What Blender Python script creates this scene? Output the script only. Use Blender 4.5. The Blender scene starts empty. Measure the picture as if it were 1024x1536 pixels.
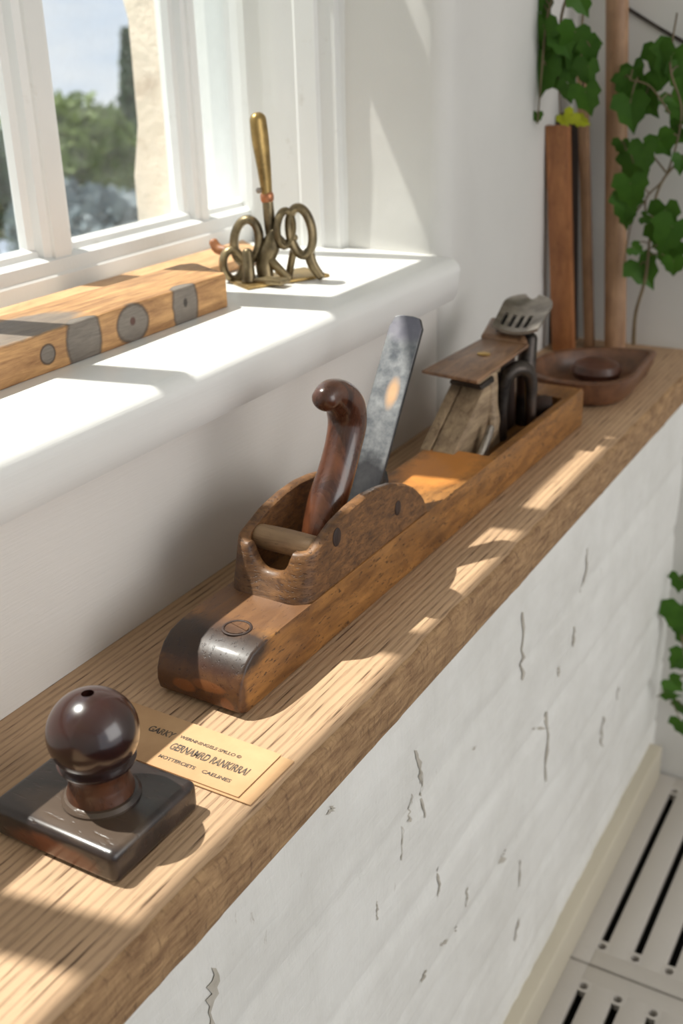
import bpy, bmesh, math, random
from mathutils import Vector, Matrix, noise
random.seed(7)
COL = bpy.context.scene.collection
PI = math.pi
# ------------------------------------------------------------------ camera frame (1024 x 1536)
F = 1647.93
CX = Vector((0.86546710, 0.50026631, -0.02646363))     # camera right in the room's axes
CD = Vector((0.18118910, -0.36183383, -0.91446530))    # camera down
CF = CX.cross(CD); CF = Vector((-0.46705161, 0.78664471, -0.40379808))
CAM = Vector((0.5546, 0, 0.45))
def at(px, py, ax, v):
    d = CX*(px-512) + CD*(py-768) + CF*F
    return CAM + d*((v-CAM[ax])/d[ax])

# ------------------------------------------------------------------ tagging
def tag(o, label=None, cat=None, group=None, kind=None):
    if label: o['label'] = label
    if cat: o['category'] = cat
    if group: o['group'] = group
    if kind: o['kind'] = kind
    return o
def empty(name, loc=(0, 0, 0), rz=0):
    o = bpy.data.objects.new(name, None); COL.objects.link(o)
    o.location = loc; o.rotation_euler.z = rz; o.empty_display_size = .02
    return o
def root_of(p):
    while p.parent: p = p.parent
    return p
def build(name, bm, mat, parent=None, smooth=True, angle=35, local=False):
    me = bpy.data.meshes.new(name)
    bmesh.ops.recalc_face_normals(bm, faces=bm.faces[:])
    if parent is not None and not local:
        L = Vector(root_of(parent).location)
        for v in bm.verts: v.co -= L
    bm.to_mesh(me); bm.free()
    for m in (mat if isinstance(mat, (list, tuple)) else [mat]): me.materials.append(m)
    if smooth:
        for p in me.polygons: p.use_smooth = True
        try: me.set_sharp_from_angle(angle=math.radians(angle))
        except Exception: pass
    o = bpy.data.objects.new(name, me); COL.objects.link(o)
    if parent is not None: o.parent = parent
    return o

# ------------------------------------------------------------------ shapes
def box(bm, a, b, bev=0, seg=2):
    a, b = Vector(a), Vector(b)
    r = bmesh.ops.create_cube(bm, size=1)
    vs = r['verts']
    for v in vs:
        v.co = Vector([(a[i]+b[i])/2 + v.co[i]*(b[i]-a[i]) for i in range(3)])
    if bev:
        es = list({e for v in vs for e in v.link_edges})
        bmesh.ops.bevel(bm, geom=es, offset=bev, segments=seg, profile=.5, affect='EDGES')
def prism(bm, pts, axis, lo, hi, bev=0, seg=2):
    """outline in the two other axes (in x,y,z order), extruded along axis"""
    def P(u, v, w):
        c = [0, 0, 0]; o = [i for i in range(3) if i != axis]
        c[o[0]], c[o[1]], c[axis] = u, v, w; return c
    A = [bm.verts.new(P(u, v, lo)) for u, v in pts]; B = [bm.verts.new(P(u, v, hi)) for u, v in pts]
    n = len(pts); fs = [bm.faces.new(A), bm.faces.new(B)]
    for i in range(n): fs.append(bm.faces.new((A[i], A[(i+1) % n], B[(i+1) % n], B[i])))
    if bev:
        es = list({e for f in fs[:2] for e in f.edges})
        bmesh.ops.bevel(bm, geom=es, offset=bev, segments=seg, profile=.5, affect='EDGES')
def quadbox(bm, c8, bev=0, seg=2):
    """eight corners: bottom four in order, top four in order"""
    v = [bm.verts.new(c) for c in c8]
    fs = [bm.faces.new([v[i] for i in q]) for q in ((0,1,2,3),(4,5,6,7),(0,1,5,4),(1,2,6,5),(2,3,7,6),(3,0,4,7))]
    if bev:
        bmesh.ops.bevel(bm, geom=list({e for f in fs for e in f.edges}), offset=bev, segments=seg, profile=.5, affect='EDGES')
def catmull(p, n=6):
    out = []
    for i in range(len(p)-1):
        a, b, c, d = p[max(i-1, 0)], p[i], p[i+1], p[min(i+2, len(p)-1)]
        for k in range(n):
            t = k/n
            out.append([.5*((2*b[j]) + (-a[j]+c[j])*t + (2*a[j]-5*b[j]+4*c[j]-d[j])*t*t + (-a[j]+3*b[j]-3*c[j]+d[j])*t**3) for j in range(len(b))])
    out.append(list(p[-1])); return out
def tube(bm, pts, seg=16, n=6, sx=1.0, up=Vector((1, 0, 0)), closed=False, rc=True):
    """pts: (x,y,z,r); sx scales the radius along `up`; rounded ends"""
    p = catmull(pts, n) if n > 1 else [list(q) for q in pts]
    rings = []
    if rc and not closed:
        def cap(i, j):
            a, b = Vector(p[i][:3]), Vector(p[j][:3]); d = (a-b).normalized(); r = p[i][3]; o = []
            for k in range(1, 5):
                t = k/5*PI/2; o.append([*(a + d*r*.8*math.sin(t)), r*math.cos(t)])
            return o
        p = cap(0, 1)[::-1] + p + cap(-1, -2)
    N = len(p)
    for i, q in enumerate(p):
        a = Vector(p[(i-1) % N][:3]) if (closed or i > 0) else Vector(q[:3])
        b = Vector(p[(i+1) % N][:3]) if (closed or i < N-1) else Vector(q[:3])
        t = (b-a).normalized() if (b-a).length > 1e-9 else Vector((0, 0, 1))
        u = (up - t*up.dot(t)).normalized(); w = t.cross(u)
        rings.append([bm.verts.new(Vector(q[:3]) + (u*sx*math.cos(2*PI*k/seg) + w*math.sin(2*PI*k/seg))*q[3]) for k in range(seg)])
    for i in range(N if closed else N-1):
        A, B = rings[i], rings[(i+1) % N]
        for k in range(seg): bm.faces.new((A[k], A[(k+1) % seg], B[(k+1) % seg], B[k]))
    if not closed: bm.faces.new(rings[0]); bm.faces.new(rings[-1])
def lathe(bm, prof, c, seg=48, axis=Vector((0, 0, 1)), smooth=True):
    z = axis.normalized(); x = z.orthogonal().normalized(); y = z.cross(x); c = Vector(c); rings = []
    for r, h in prof:
        rings.append([bm.verts.new(c + z*h + (x*math.cos(2*PI*k/seg)+y*math.sin(2*PI*k/seg))*max(r, 1e-5)) for k in range(seg)])
    for A, B in zip(rings, rings[1:]):
        for k in range(seg): bm.faces.new((A[k], A[(k+1) % seg], B[(k+1) % seg], B[k]))
    bm.faces.new(rings[0]); bm.faces.new(rings[-1])
def BM(): return bmesh.new()

# ------------------------------------------------------------------ materials
class NT:
    def __init__(s, name):
        s.m = bpy.data.materials.new(name); s.m.use_nodes = True
        s.t = s.m.node_tree; s.n = s.t.nodes; s.l = s.t.links
        s.b = s.n['Principled BSDF']; s.tc = s.n.new('ShaderNodeTexCoord')
    def new(s, t, **k):
        q = s.n.new(t)
        for a, v in k.items(): setattr(q, a, v)
        return q
    def lk(s, a, b): s.l.new(a, b)
    def coord(s, scale=(1, 1, 1), loc=(0, 0, 0), rot=(0, 0, 0)):
        q = s.new('ShaderNodeMapping'); s.lk(s.tc.outputs['Object'], q.inputs[0])
        q.inputs['Scale'].default_value = scale; q.inputs['Location'].default_value = loc; q.inputs['Rotation'].default_value = rot
        return q.outputs[0]
    def noise(s, scale, vec=None, detail=6, rough=.6, dist=0):
        q = s.new('ShaderNodeTexNoise'); q.inputs['Scale'].default_value = scale
        q.inputs['Detail'].default_value = detail; q.inputs['Roughness'].default_value = rough; q.inputs['Distortion'].default_value = dist
        s.lk(vec if vec is not None else s.tc.outputs['Object'], q.inputs['Vector']); return q.outputs['Fac']
    def wave(s, scale, vec, dist=2, detail=3, dscale=1, d='X', prof='SIN'):
        q = s.new('ShaderNodeTexWave', wave_type='BANDS', bands_direction=d, wave_profile=prof)
        q.inputs['Scale'].default_value = scale; q.inputs['Distortion'].default_value = dist
        q.inputs['Detail'].default_value = detail; q.inputs['Detail Scale'].default_value = dscale
        s.lk(vec, q.inputs['Vector']); return q.outputs['Fac']
    def ramp(s, fac, stops):
        q = s.new('ShaderNodeValToRGB'); e = q.color_ramp.elements
        while len(e) > 1: e.remove(e[0])
        e[0].position = stops[0][0]; e[0].color = c4(stops[0][1])
        for p, c in stops[1:]:
            k = e.new(p); k.color = c4(c)
        s.lk(fac, q.inputs[0]); return q.outputs[0]
    def mix(s, fac, a, b, mode='MIX'):
        q = s.new('ShaderNodeMix', data_type='RGBA', blend_type=mode)
        for v, i in ((fac, 0), (a, 6), (b, 7)):
            if hasattr(v, 'links'): s.lk(v, q.inputs[i])
            else: q.inputs[i].default_value = v if i == 0 else c4(v)
        return q.outputs[2]
    def math(s, op, a, b=0.0, clamp=False):
        q = s.new('ShaderNodeMath', operation=op, use_clamp=clamp)
        for v, i in ((a, 0), (b, 1)):
            if hasattr(v, 'links'): s.lk(v, q.inputs[i])
            else: q.inputs[i].default_value = v
        return q.outputs[0]
    def spot(s, c, r, soft=.15, wob=.25, wscale=60):
        """soft-edged ellipsoid patch (a stain, or the painted sunlit area on the jointer), centre c and radii r in object space"""
        q = s.coord(scale=[1/k for k in r], loc=[-a/k for a, k in zip(c, r)])
        L = s.new('ShaderNodeVectorMath', operation='LENGTH'); s.lk(q, L.inputs[0])
        nz = s.noise(wscale, detail=3)
        d = s.math('ADD', L.outputs['Value'], s.math('MULTIPLY', s.math('SUBTRACT', nz, .5), wob*2))
        mr = s.new('ShaderNodeMapRange'); s.lk(d, mr.inputs[0])
        mr.inputs[1].default_value = 1-soft; mr.inputs[2].default_value = 1+soft; mr.inputs[3].default_value = 1; mr.inputs[4].default_value = 0
        return mr.outputs[0]
    def bump(s, h, strength=.3, dist=.001, prev=None):
        q = s.new('ShaderNodeBump'); q.inputs['Strength'].default_value = strength; q.inputs['Distance'].default_value = dist
        s.lk(h, q.inputs['Height'])
        if prev is not None: s.lk(prev, q.inputs['Normal'])
        s.lk(q.outputs[0], s.b.inputs['Normal']); return q.outputs[0]
    def fin(s, col, rough=.6, metal=0, coat=0, spec=.5):
        for v, k in ((col, 'Base Color'), (rough, 'Roughness'), (metal, 'Metallic')):
            if hasattr(v, 'links'): s.lk(v, s.b.inputs[k])
            else: s.b.inputs[k].default_value = c4(v) if k == 'Base Color' else v
        s.b.inputs['Coat Weight'].default_value = coat; s.b.inputs['Specular IOR Level'].default_value = spec
        s.b.inputs['Coat Roughness'].default_value = .15
        return s.m
def c4(c):
    return tuple(c)+(1,) if len(c) == 3 else tuple(c)
def S(r, g, b):
    f = lambda u: (u/255/12.92) if u/255 <= .04045 else ((u/255+.055)/1.055)**2.4
    return (f(r), f(g), f(b))

def paint(name, col=(.80, .785, .75), rough=.5, grain=(3, 60, 60), st=.25, dirt=0.0, dist=.0006):
    t = NT(name); g = t.noise(8, t.coord(grain), detail=5)
    n = t.noise(5, detail=4)
    c = t.mix(t.ramp(n, [(.35, (0, 0, 0)), (.75, (1, 1, 1))]), col, tuple(k*.94 for k in col))
    if dirt: c = t.mix(t.math('MULTIPLY', t.ramp(t.noise(22, detail=8, rough=.75), [(.62, (0, 0, 0)), (.74, (1, 1, 1))]), dirt), c, (.42, .38, .31))
    t.bump(g, st, dist); return t.fin(c, rough)
M = {}
M['white'] = paint('white_gloss_paint', (.83, .82, .79), .35, grain=(60, 2, 60))
M['sash'] = paint('old_white_sash_paint', (.74, .74, .72), .4, grain=(40, 40, 3), st=.5, dirt=.5)
M['plaster'] = paint('white_plaster', (.70, .685, .65), .75, grain=(2, 2, 2), st=.5, dist=.002)
M['apron'] = paint('white_painted_board', (.76, .725, .68), .5, grain=(60, 3, 60), st=.5)
M['ceiling'] = paint('ceiling_paint', (.8, .79, .77), .8)
# dado: limewashed masonry
t = NT('limewashed_masonry')
br = t.noise(9, t.coord((1, 1, 9)), detail=8, rough=.65); fine = t.noise(35, t.coord((1, 9, 1.2)), detail=6, rough=.7)
big = t.noise(6, detail=5, rough=.7)
c = t.mix(t.ramp(big, [(.4, (0, 0, 0)), (.7, (1, 1, 1))]), (.88, .865, .82), (.76, .74, .69))
c = t.mix(t.math('MULTIPLY', t.ramp(t.noise(14, t.coord((1, 3.5, 1)), detail=10, rough=.75), [(.64, (0, 0, 0)), (.70, (1, 1, 1))]), .6), c, (.40, .34, .27))
b1 = t.bump(br, .5, .004); t.bump(fine, .5, .0022, b1)
M['dado'] = t.fin(c, .7)
t = NT('exposed_render'); c = t.mix(t.noise(60), (.30, .26, .20), (.66, .62, .55)); t.bump(t.noise(120), .6, .001); M['chip'] = t.fin(c, .9)
M['skirt'] = paint('cream_skirting_paint', (.62, .56, .44), .45, grain=(60, 3, 60))
M['grate'] = paint('cast_iron_white_paint', (.55, .51, .46), .5, grain=(20, 20, 20), st=.6, dirt=.6, dist=.001)
t = NT('void_dark'); M['void'] = t.fin((.015, .013, .012), .9)

def oak(name, lt, dk, pore, grain_scale=60, bumpst=.6):
    t = NT(name)
    v = t.coord((1, .07, 1)); wob = t.noise(14, t.coord((1, .35, 1)), detail=3)
    w = t.wave(grain_scale, v, dist=2.6, detail=3, dscale=2.2)
    wide = t.noise(10, t.coord((2.2, .18, 2.2)), detail=5)
    base = t.mix(t.ramp(wide, [(.3, (0, 0, 0)), (.72, (1, 1, 1))]), lt, tuple(a*.74 for a in lt))
    lines = t.ramp(w, [(.0, (1, 1, 1)), (.22, (.45, .45, .45)), (.5, (0, 0, 0))])
    po = t.ramp(t.noise(34, t.coord((14, .55, 14)), detail=3, rough=.5), [(.56, (0, 0, 0)), (.66, (1, 1, 1))])
    m = t.math('MULTIPLY', lines, t.math('ADD', t.math('MULTIPLY', po, .75), .3), clamp=True)
    c = t.mix(t.math('MULTIPLY', m, .95), base, dk)
    fl = t.ramp(t.noise(70, t.coord((9, .5, 9)), detail=2), [(.60, (0, 0, 0)), (.7, (1, 1, 1))])
    c = t.mix(t.math('MULTIPLY', fl, .45), c, pore)
    h = t.math('SUBTRACT', t.noise(60, t.coord((6, .4, 6))), m)
    t.bump(h, bumpst, .0012); return t.fin(c, .62)
M['oak'] = oak('oak_ledge_wood', S(200, 165, 130), S(84, 56, 36), S(104, 72, 46), 48)
t = NT('oak_sawn_edge')
a = t.noise(26, t.coord((1, 1.2, 9)), detail=9, rough=.7); a2 = t.noise(90, t.coord((1, 3, 1)), detail=5)
c = t.mix(t.ramp(a, [(.3, (0, 0, 0)), (.7, (1, 1, 1))]), S(112, 78, 50), S(196, 158, 114))
c = t.mix(t.math('MULTIPLY', t.ramp(a2, [(.55, (0, 0, 0)), (.7, (1, 1, 1))]), .5), c, S(84, 56, 36))
t.bump(t.math('ADD', a, a2), .8, .002); M['oak_edge'] = t.fin(c, .7)

def wood(name, lt, dk, scale=(8, 1, 8), sp=.5, spc=S(52, 28, 14), rough=.38, coat=.15, nscale=14, spots=(), bst=.35, lo=.3, hi=.7):
    t = NT(name); v = t.coord(scale)
    n = t.noise(nscale, v, detail=8, rough=.65, dist=.6); big = t.noise(18, detail=4)
    c = t.mix(t.ramp(n, [(lo, (0, 0, 0)), (hi, (1, 1, 1))]), dk, lt)
    c = t.mix(t.math('MULTIPLY', t.ramp(big, [(.45, (0, 0, 0)), (.75, (1, 1, 1))]), .55), c, tuple(k*.55 for k in dk))
    pore = t.ramp(t.noise(nscale*9, t.coord([k*.35+.3 for k in scale]), detail=2), [(.60, (0, 0, 0)), (.68, (1, 1, 1))])
    c = t.mix(t.math('MULTIPLY', pore, sp), c, spc)
    for cc, rr, colr, am in spots:
        c = t.mix(t.math('MULTIPLY', t.spot(cc, rr), am), c, colr)
    r = t.math('ADD', t.math('MULTIPLY', n, .25), rough-.1)
    t.bump(t.math('ADD', n, t.math('MULTIPLY', pore, -.7)), bst, .0006)
    return t.fin(c, r, coat=coat)
# object space of the jointer: origin at its toe, y runs to the heel
M['plane_body'] = wood('beech_body', S(172, 120, 62), S(104, 66, 32), (5, 1.0, 5), .8, nscale=22, rough=.45,
    spots=[((0, .002, .046), (.07, .040, .017), S(34, 23, 22), .92), ((0, -.004, .010), (.06, .012, .032), S(66, 38, 25), .8), ((-.012, -.004, .014), (.010, .012, .005), S(150, 88, 42), .6), ((.010, -.004, .019), (.014, .012, .004), S(132, 78, 38), .6), ((.026, -.004, .008), (.006, .01, .006), S(140, 84, 42), .6), ((0, .075, .055), (.05, .05, .02), S(104, 72, 50), .7), ((0, .4, .055), (.045, .09, .012), S(214, 138, 62), .8)])  # last patch paints the sunlit orange area of the top behind the iron
M['cheek'] = wood('dark_beech_cheek', S(146, 102, 60), S(68, 42, 24), (2, 3, 9), .65, nscale=26, rough=.5, coat=.05, bst=.8)
M['handle'] = wood('polished_handle_wood', S(112, 64, 38), S(48, 25, 19), (3, 3, 1.2), .35, rough=.26, coat=.6, nscale=16, bst=.12)
M['dowel'] = wood('worn_pale_dowel', S(176, 144, 108), S(128, 98, 70), (1, 8, 8), .35, rough=.5, coat=0)
M['knobwood'] = wood('dark_rosewood_knob', S(56, 26, 20), S(26, 11, 11), (2, 2, 4), .25, rough=.20, coat=.8, nscale=10, bst=.05)
M['neckwood'] = wood('worn_knob_neck', S(104, 62, 38), S(54, 28, 18), (3, 3, 1), .4, rough=.3, coat=.4)
M['darkbase'] = wood('ebonised_base', S(58, 46, 42), S(26, 22, 23), (1, 5, 5), .4, rough=.30, coat=.35, nscale=12,
    spots=[((0, -.042, .006), (.04, .004, .012), S(112, 62, 36), .8), ((.01, -.02, .024), (.05, .018, .01), S(96, 78, 62), .55)])
M['greywood'] = wood('weathered_grey_wood', S(184, 160, 128), S(116, 94, 72), (9, 1, 9), .4, rough=.6, coat=0)
M['platewood'] = wood('brown_plate_wood', S(168, 128, 94), S(98, 68, 48), (7, 1, 7), .4, rough=.35, coat=.2)
M['batten'] = wood('pale_batten_wood', S(220, 176, 128), S(184, 136, 92), (8, 1, 8), .25, rough=.6, coat=0)
M['stick_red'] = wood('orange_brown_plank_wood', S(178, 120, 74), S(140, 86, 50), (8, 8, .8), .3, rough=.5, coat=.05)
M['stick_pale'] = wood('pale_staff_wood', S(188, 150, 116), S(152, 114, 84), (8, 8, .8), .2, rough=.55, coat=0)
M['darkwood_shade'] = wood('dark_wood_and_shade', S(70, 48, 38), S(38, 26, 22), (8, 8, .8), .3, rough=.6, coat=0)  # wood of small dark parts; also colours the shadow slab and screw ring
M['dish'] = wood('dark_dish_wood', S(140, 96, 66), S(82, 52, 38), (3, 3, 3), .3, rough=.42, coat=.15)
M['ballwood'] = wood('brown_ball_wood', S(110, 68, 50), S(60, 34, 26), (3, 3, 3), .2, rough=.4, coat=.2)
# reclaimed block: grey knots and bands of its own
G = S(104, 96, 88); K = S(44, 36, 32)
t = NT('reclaimed_block_wood'); n = t.noise(14, t.coord((9, 1, 9)), detail=8, rough=.65, dist=.5); fine = t.noise(60, t.coord((3, 1, 8)), detail=5)
c = t.mix(t.ramp(n, [(.3, (0, 0, 0)), (.7, (1, 1, 1))]), S(128, 88, 54), S(204, 158, 104))
c = t.mix(t.math('MULTIPLY', t.ramp(fine, [(.5, (0, 0, 0)), (.7, (1, 1, 1))]), .3), c, S(120, 80, 46))
ringg = t.mix(fine, S(84, 78, 74), S(142, 132, 120))
def patch(cc, rr, colr, soft=.10, wob=.18, am=.88):
    global c
    c = t.mix(t.math('MULTIPLY', t.spot(cc, rr, soft, wob, 50), am), c, colr)
# block object space: x 0 at its front face (negative = towards the window), y = world y - .55, z from the sill
patch((.0, .028+.033, .015), (.012, .0085, .0085), K); patch((.0, .028+.033, .015), (.0125, .007, .007), ringg)
patch((0, .103, .016), (.012, .021, .03), K, .08, .14); patch((0, .103, .016), (.0125, .019, .03), ringg)
patch((-.03, .05, .034), (.033, .075, .006), ringg)
patch((0, .164, .016), (.012, .0215, .0175), K, .08, .14); patch((0, .164, .016), (.0125, .019, .0155), ringg); patch((0, .164, .018), (.013, .0035, .0035), S(70, 30, 18), .3, .3)
patch((0, .238, .016), (.012, .0195, .03), K, .08, .14); patch((0, .238, .016), (.0125, .0175, .03), ringg); patch((0, .238, .018), (.013, .003, .004), K, .3, .3)
t.bump(t.math('ADD', n, fine), .5, .0008); M['block'] = t.fin(c, .6)

def metal(name, lt, dk, rough=.35, rust=None, spots=(), nscale=24, m=1.0):
    t = NT(name); n = t.noise(nscale, detail=8, rough=.7)
    c = t.mix(t.ramp(n, [(.35, (0, 0, 0)), (.65, (1, 1, 1))]), dk, lt); mm = m
    if rust:
        k = t.ramp(t.noise(16, detail=6), [(.56, (0, 0, 0)), (.68, (1, 1, 1))]); c = t.mix(t.math('MULTIPLY', k, .7), c, rust)
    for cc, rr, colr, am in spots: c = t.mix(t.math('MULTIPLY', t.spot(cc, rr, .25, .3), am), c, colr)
    t.bump(n, .2, .0004); return t.fin(c, t.math('ADD', t.math('MULTIPLY', n, .3), rough-.1), mm)
M['iron'] = metal('plane_iron_steel', S(142, 142, 142), S(92, 94, 98), .38,
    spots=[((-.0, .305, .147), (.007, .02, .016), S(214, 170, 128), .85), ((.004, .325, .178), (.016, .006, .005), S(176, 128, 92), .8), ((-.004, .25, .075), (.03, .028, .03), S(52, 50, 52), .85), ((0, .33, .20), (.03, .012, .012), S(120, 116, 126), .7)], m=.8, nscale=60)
M['iron_edge'] = metal('plane_iron_edge_steel', S(90, 90, 92), S(44, 44, 46), .4, m=.8)
M['steel'] = metal('bright_worn_steel', S(190, 182, 172), S(120, 112, 104), .3, m=.85)
M['darksteel'] = metal('dark_steel', S(96, 88, 82), S(46, 42, 40), .36, rust=S(92, 60, 40), m=.8)
M['brass'] = metal('aged_brass', S(186, 156, 98), S(112, 92, 58), .34, m=.85)
M['brass_dark'] = metal('tarnished_bronze', S(160, 142, 108), S(84, 74, 56), .36, m=.8)
M['brass_bright'] = metal('bright_brass', S(224, 190, 110), S(190, 150, 80), .3, m=.9)
M['copper'] = metal('copper_ferrule', S(214, 150, 112), S(150, 96, 66), .35, m=.9)

t = NT('kraft_card'); n = t.noise(9, detail=6); f = t.noise(160, detail=4)
c = t.mix(t.ramp(n, [(.35, (0, 0, 0)), (.7, (1, 1, 1))]), S(204, 166, 124), S(178, 138, 98)); c = t.mix(t.math('MULTIPLY', f, .15), c, S(150, 110, 70))
t.bump(f, .15, .0003); M['card'] = t.fin(c, .75)
t = NT('card_ink'); M['ink'] = t.fin(t.mix(t.ramp(t.noise(420, detail=2), [(.42, (0, 0, 0)), (.6, (1, 1, 1))]), S(66, 60, 56), S(120, 100, 78)), .8)
def leafm(name, a, b, tr=.25):
    t = NT(name); n = t.noise(30, detail=4); c = t.mix(n, a, b); m = t.fin(c, .5, spec=.25)
    t.b.inputs['Transmission Weight'].default_value = 0
    tl = t.new('ShaderNodeBsdfTranslucent'); mx = t.new('ShaderNodeMixShader'); mx.inputs[0].default_value = tr
    t.lk(c, tl.inputs[0]); t.lk(t.b.outputs[0], mx.inputs[1]); t.lk(tl.outputs[0], mx.inputs[2]); t.lk(mx.outputs[0], t.n['Material Output'].inputs[0])
    return m
M['leaf'] = leafm('vine_leaf_green', S(40, 80, 24), S(84, 126, 40))
M['leafy'] = leafm('vine_leaf_yellow_green', S(160, 178, 30), S(196, 200, 60))
M['stem'] = wood('vine_stem', S(140, 122, 92), S(92, 78, 58), (1, 1, 1), .1, rough=.6, coat=0)
M['fol_a'] = leafm('garden_leaf_green', S(92, 112, 60), S(128, 140, 88), .2)
M['fol_b'] = leafm('garden_leaf_dark', S(62, 80, 58), S(92, 108, 84), .2)
M['fol_c'] = leafm('garden_leaf_bluegrey', S(92, 106, 112), S(128, 140, 146), .2)
M['bark'] = wood('bark', S(110, 92, 72), S(66, 54, 42), (1, 1, 1), .2, rough=.8, coat=0)
M['lawn'] = leafm('lawn_green', S(88, 110, 60), S(118, 138, 78), .05)
t = NT('pale_limestone'); a = t.noise(5, detail=8, rough=.7); c = t.mix(a, S(228, 206, 184), S(242, 226, 208))
c = t.mix(t.math('MULTIPLY', t.ramp(t.noise(11, detail=8), [(.6, (0, 0, 0)), (.72, (1, 1, 1))]), .45), c, S(176, 140, 112))
t.bump(a, .6, .02); M['stone'] = t.fin(c, .85)
M['render'] = paint('white_outside_render', (.86, .85, .83), .8)
# glass: thin pane, mostly clear with a faint reflection and film of dust
t = NT('window_glass'); tr = t.new('ShaderNodeBsdfTransparent'); gl = t.new('ShaderNodeBsdfGlossy'); gl.inputs['Roughness'].default_value = .02
df = t.new('ShaderNodeBsdfDiffuse'); df.inputs[0].default_value = (.85, .88, .9, 1)
tr.inputs[0].default_value = (.96, .98, .98, 1)
m1 = t.new('ShaderNodeMixShader'); m2 = t.new('ShaderNodeMixShader')
m1.inputs[0].default_value = .05; t.lk(tr.outputs[0], m1.inputs[1]); t.lk(gl.outputs[0], m1.inputs[2])
t.lk(t.math('MULTIPLY', t.ramp(t.noise(9, detail=7, rough=.7), [(.4, (0, 0, 0)), (.8, (1, 1, 1))]), .10), m2.inputs[0])
t.lk(m1.outputs[0], m2.inputs[1]); t.lk(df.outputs[0], m2.inputs[2]); t.lk(m2.outputs[0], t.n['Material Output'].inputs[0]); M['glass'] = t.m

# ================================================================== SETTING
Y0, YB = -.45, 1.62          # near end of the modelled wall, back wall
ZC = 1.75
RY = 1.168                   # far reveal of the window
WX = -.27                    # inner face of the sash
def struct(o): o['kind'] = 'structure'; return o
def nz(x, y, z, s): return noise.noise(Vector((x*s, y*s, z*s)))

# wall with the window: below the sill, lintel, and the part beyond the far reveal with its rounded corner
bm = BM(); box(bm, (-.34, Y0, -.05), (0, RY+.02, .166)); struct(build('wall_apron', bm, M['apron'])).name = 'wall_left'
bm = BM()
def soft(pts_xy, z0, z1, nzs=26):
    rows = []
    for j in range(nzs+1):
        z = z0+(z1-z0)*j/nzs
        rows.append([bm.verts.new((x + .0016*nz(x, y, z, 14), y + .0016*nz(x+3, y, z, 14), z)) for x, y in pts_xy])
    for A, B in zip(rows, rows[1:]):
        for k in range(len(A)-1): bm.faces.new((A[k], A[k+1], B[k+1], B[k]))
corner = [(-.119, RY+.06), (-.119, RY+.003)] + [(-.119+.109*k/6, RY+.003-.006*k/6) for k in range(1, 7)]
arc = [(-.010+.020*math.sin(a), RY-.003+.025-.025*math.cos(a)) for a in [PI/2*k/8 for k in range(1, 9)]]
flat = [(.010-.010*min(1, k/4), RY+.022+(YB+.02-RY-.022)*k/20) for k in range(1, 21)]
soft(corner+arc+flat, -.06, ZC, 60)
struct(build('wall_left', bm, M['plaster'], angle=80))
bm = BM(); box(bm, (-.34, Y0, 1.15), (0, RY+.03, ZC)); struct(build('wall_lintel', bm, M['plaster'])).name = 'wall_left'
bm = BM(); box(bm, (-.34, Y0-.1, .166), (0, Y0+.25, 1.15)); struct(build('wall_near', bm, M['plaster'])).name = 'wall_left'
bm = BM(); box(bm, (-.6, YB, -.8), (3.2, YB+.1, ZC)); struct(build('wall_back', bm, M['plaster']))
bm = BM(); box(bm, (-.34, Y0-1.3, -.8), (3.2, Y0-1.2, ZC)); struct(build('wall_near', bm, M['plaster']))
bm = BM(); box(bm, (-.34, Y0-1.2, ZC), (3.2, YB+.1, ZC+.1)); struct(build('ceiling', bm, M['ceiling']))

# masonry half wall under the oak ledge, with chips through the limewash
bm = BM(); DX = .207
ny, nzz = 230, 84; g = []
def relief(y, z):
    c_ = (z+1.0)/.118; fr_ = abs((c_ % 1)-.5)*2
    return .0035*nz(0, y, z, 5)+.0018*nz(2, y, z*3, 11)+.0012*nz(5, y*4, z, 13)-.0045*max(0, (fr_-.84)/.16)
for i in range(ny+1):
    y = Y0+(YB+.01-Y0)*i/ny; row = []
    for j in range(nzz+1):
        z = -.80+(.80-.044)*j/nzz
        row.append(bm.verts.new((DX+relief(y, z), y, z)))
    g.append(row)
for i in range(ny):
    for j in range(nzz): bm.faces.new((g[i][j], g[i+1][j], g[i+1][j+1], g[i][j+1]))
marks = [(785, 918, 784, 1020, 8), (822, 1068, 818, 1172, 7), (800, 1094, 822, 1092, 6), (622, 1125, 628, 1175, 8), (616, 1190, 613, 1232, 7), (631, 1160, 632, 1225, 4), (603, 1240, 600, 1290, 4),
         (906, 1075, 903, 1120, 6), (763, 1275, 752, 1300, 9), (778, 1375, 772, 1412, 5), (672, 1410, 664, 1420, 10), (640, 1455, 634, 1475, 6), (880, 822, 874, 890, 5), (862, 940, 859, 970, 5),
         (316, 1450, 312, 1536, 20), (497, 1208, 492, 1222, 10), (566, 1352, 566, 1380, 4), (700, 1330, 697, 1360, 4), (782, 1290, 780, 1330, 4), (660, 1300, 655, 1345, 4), (690, 1390, 688, 1400, 8), (930, 1030, 926, 1050, 5), (840, 1000, 838, 1015, 5), (715, 1120, 712, 1126, 5)]
nb = len(bm.faces)
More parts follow.
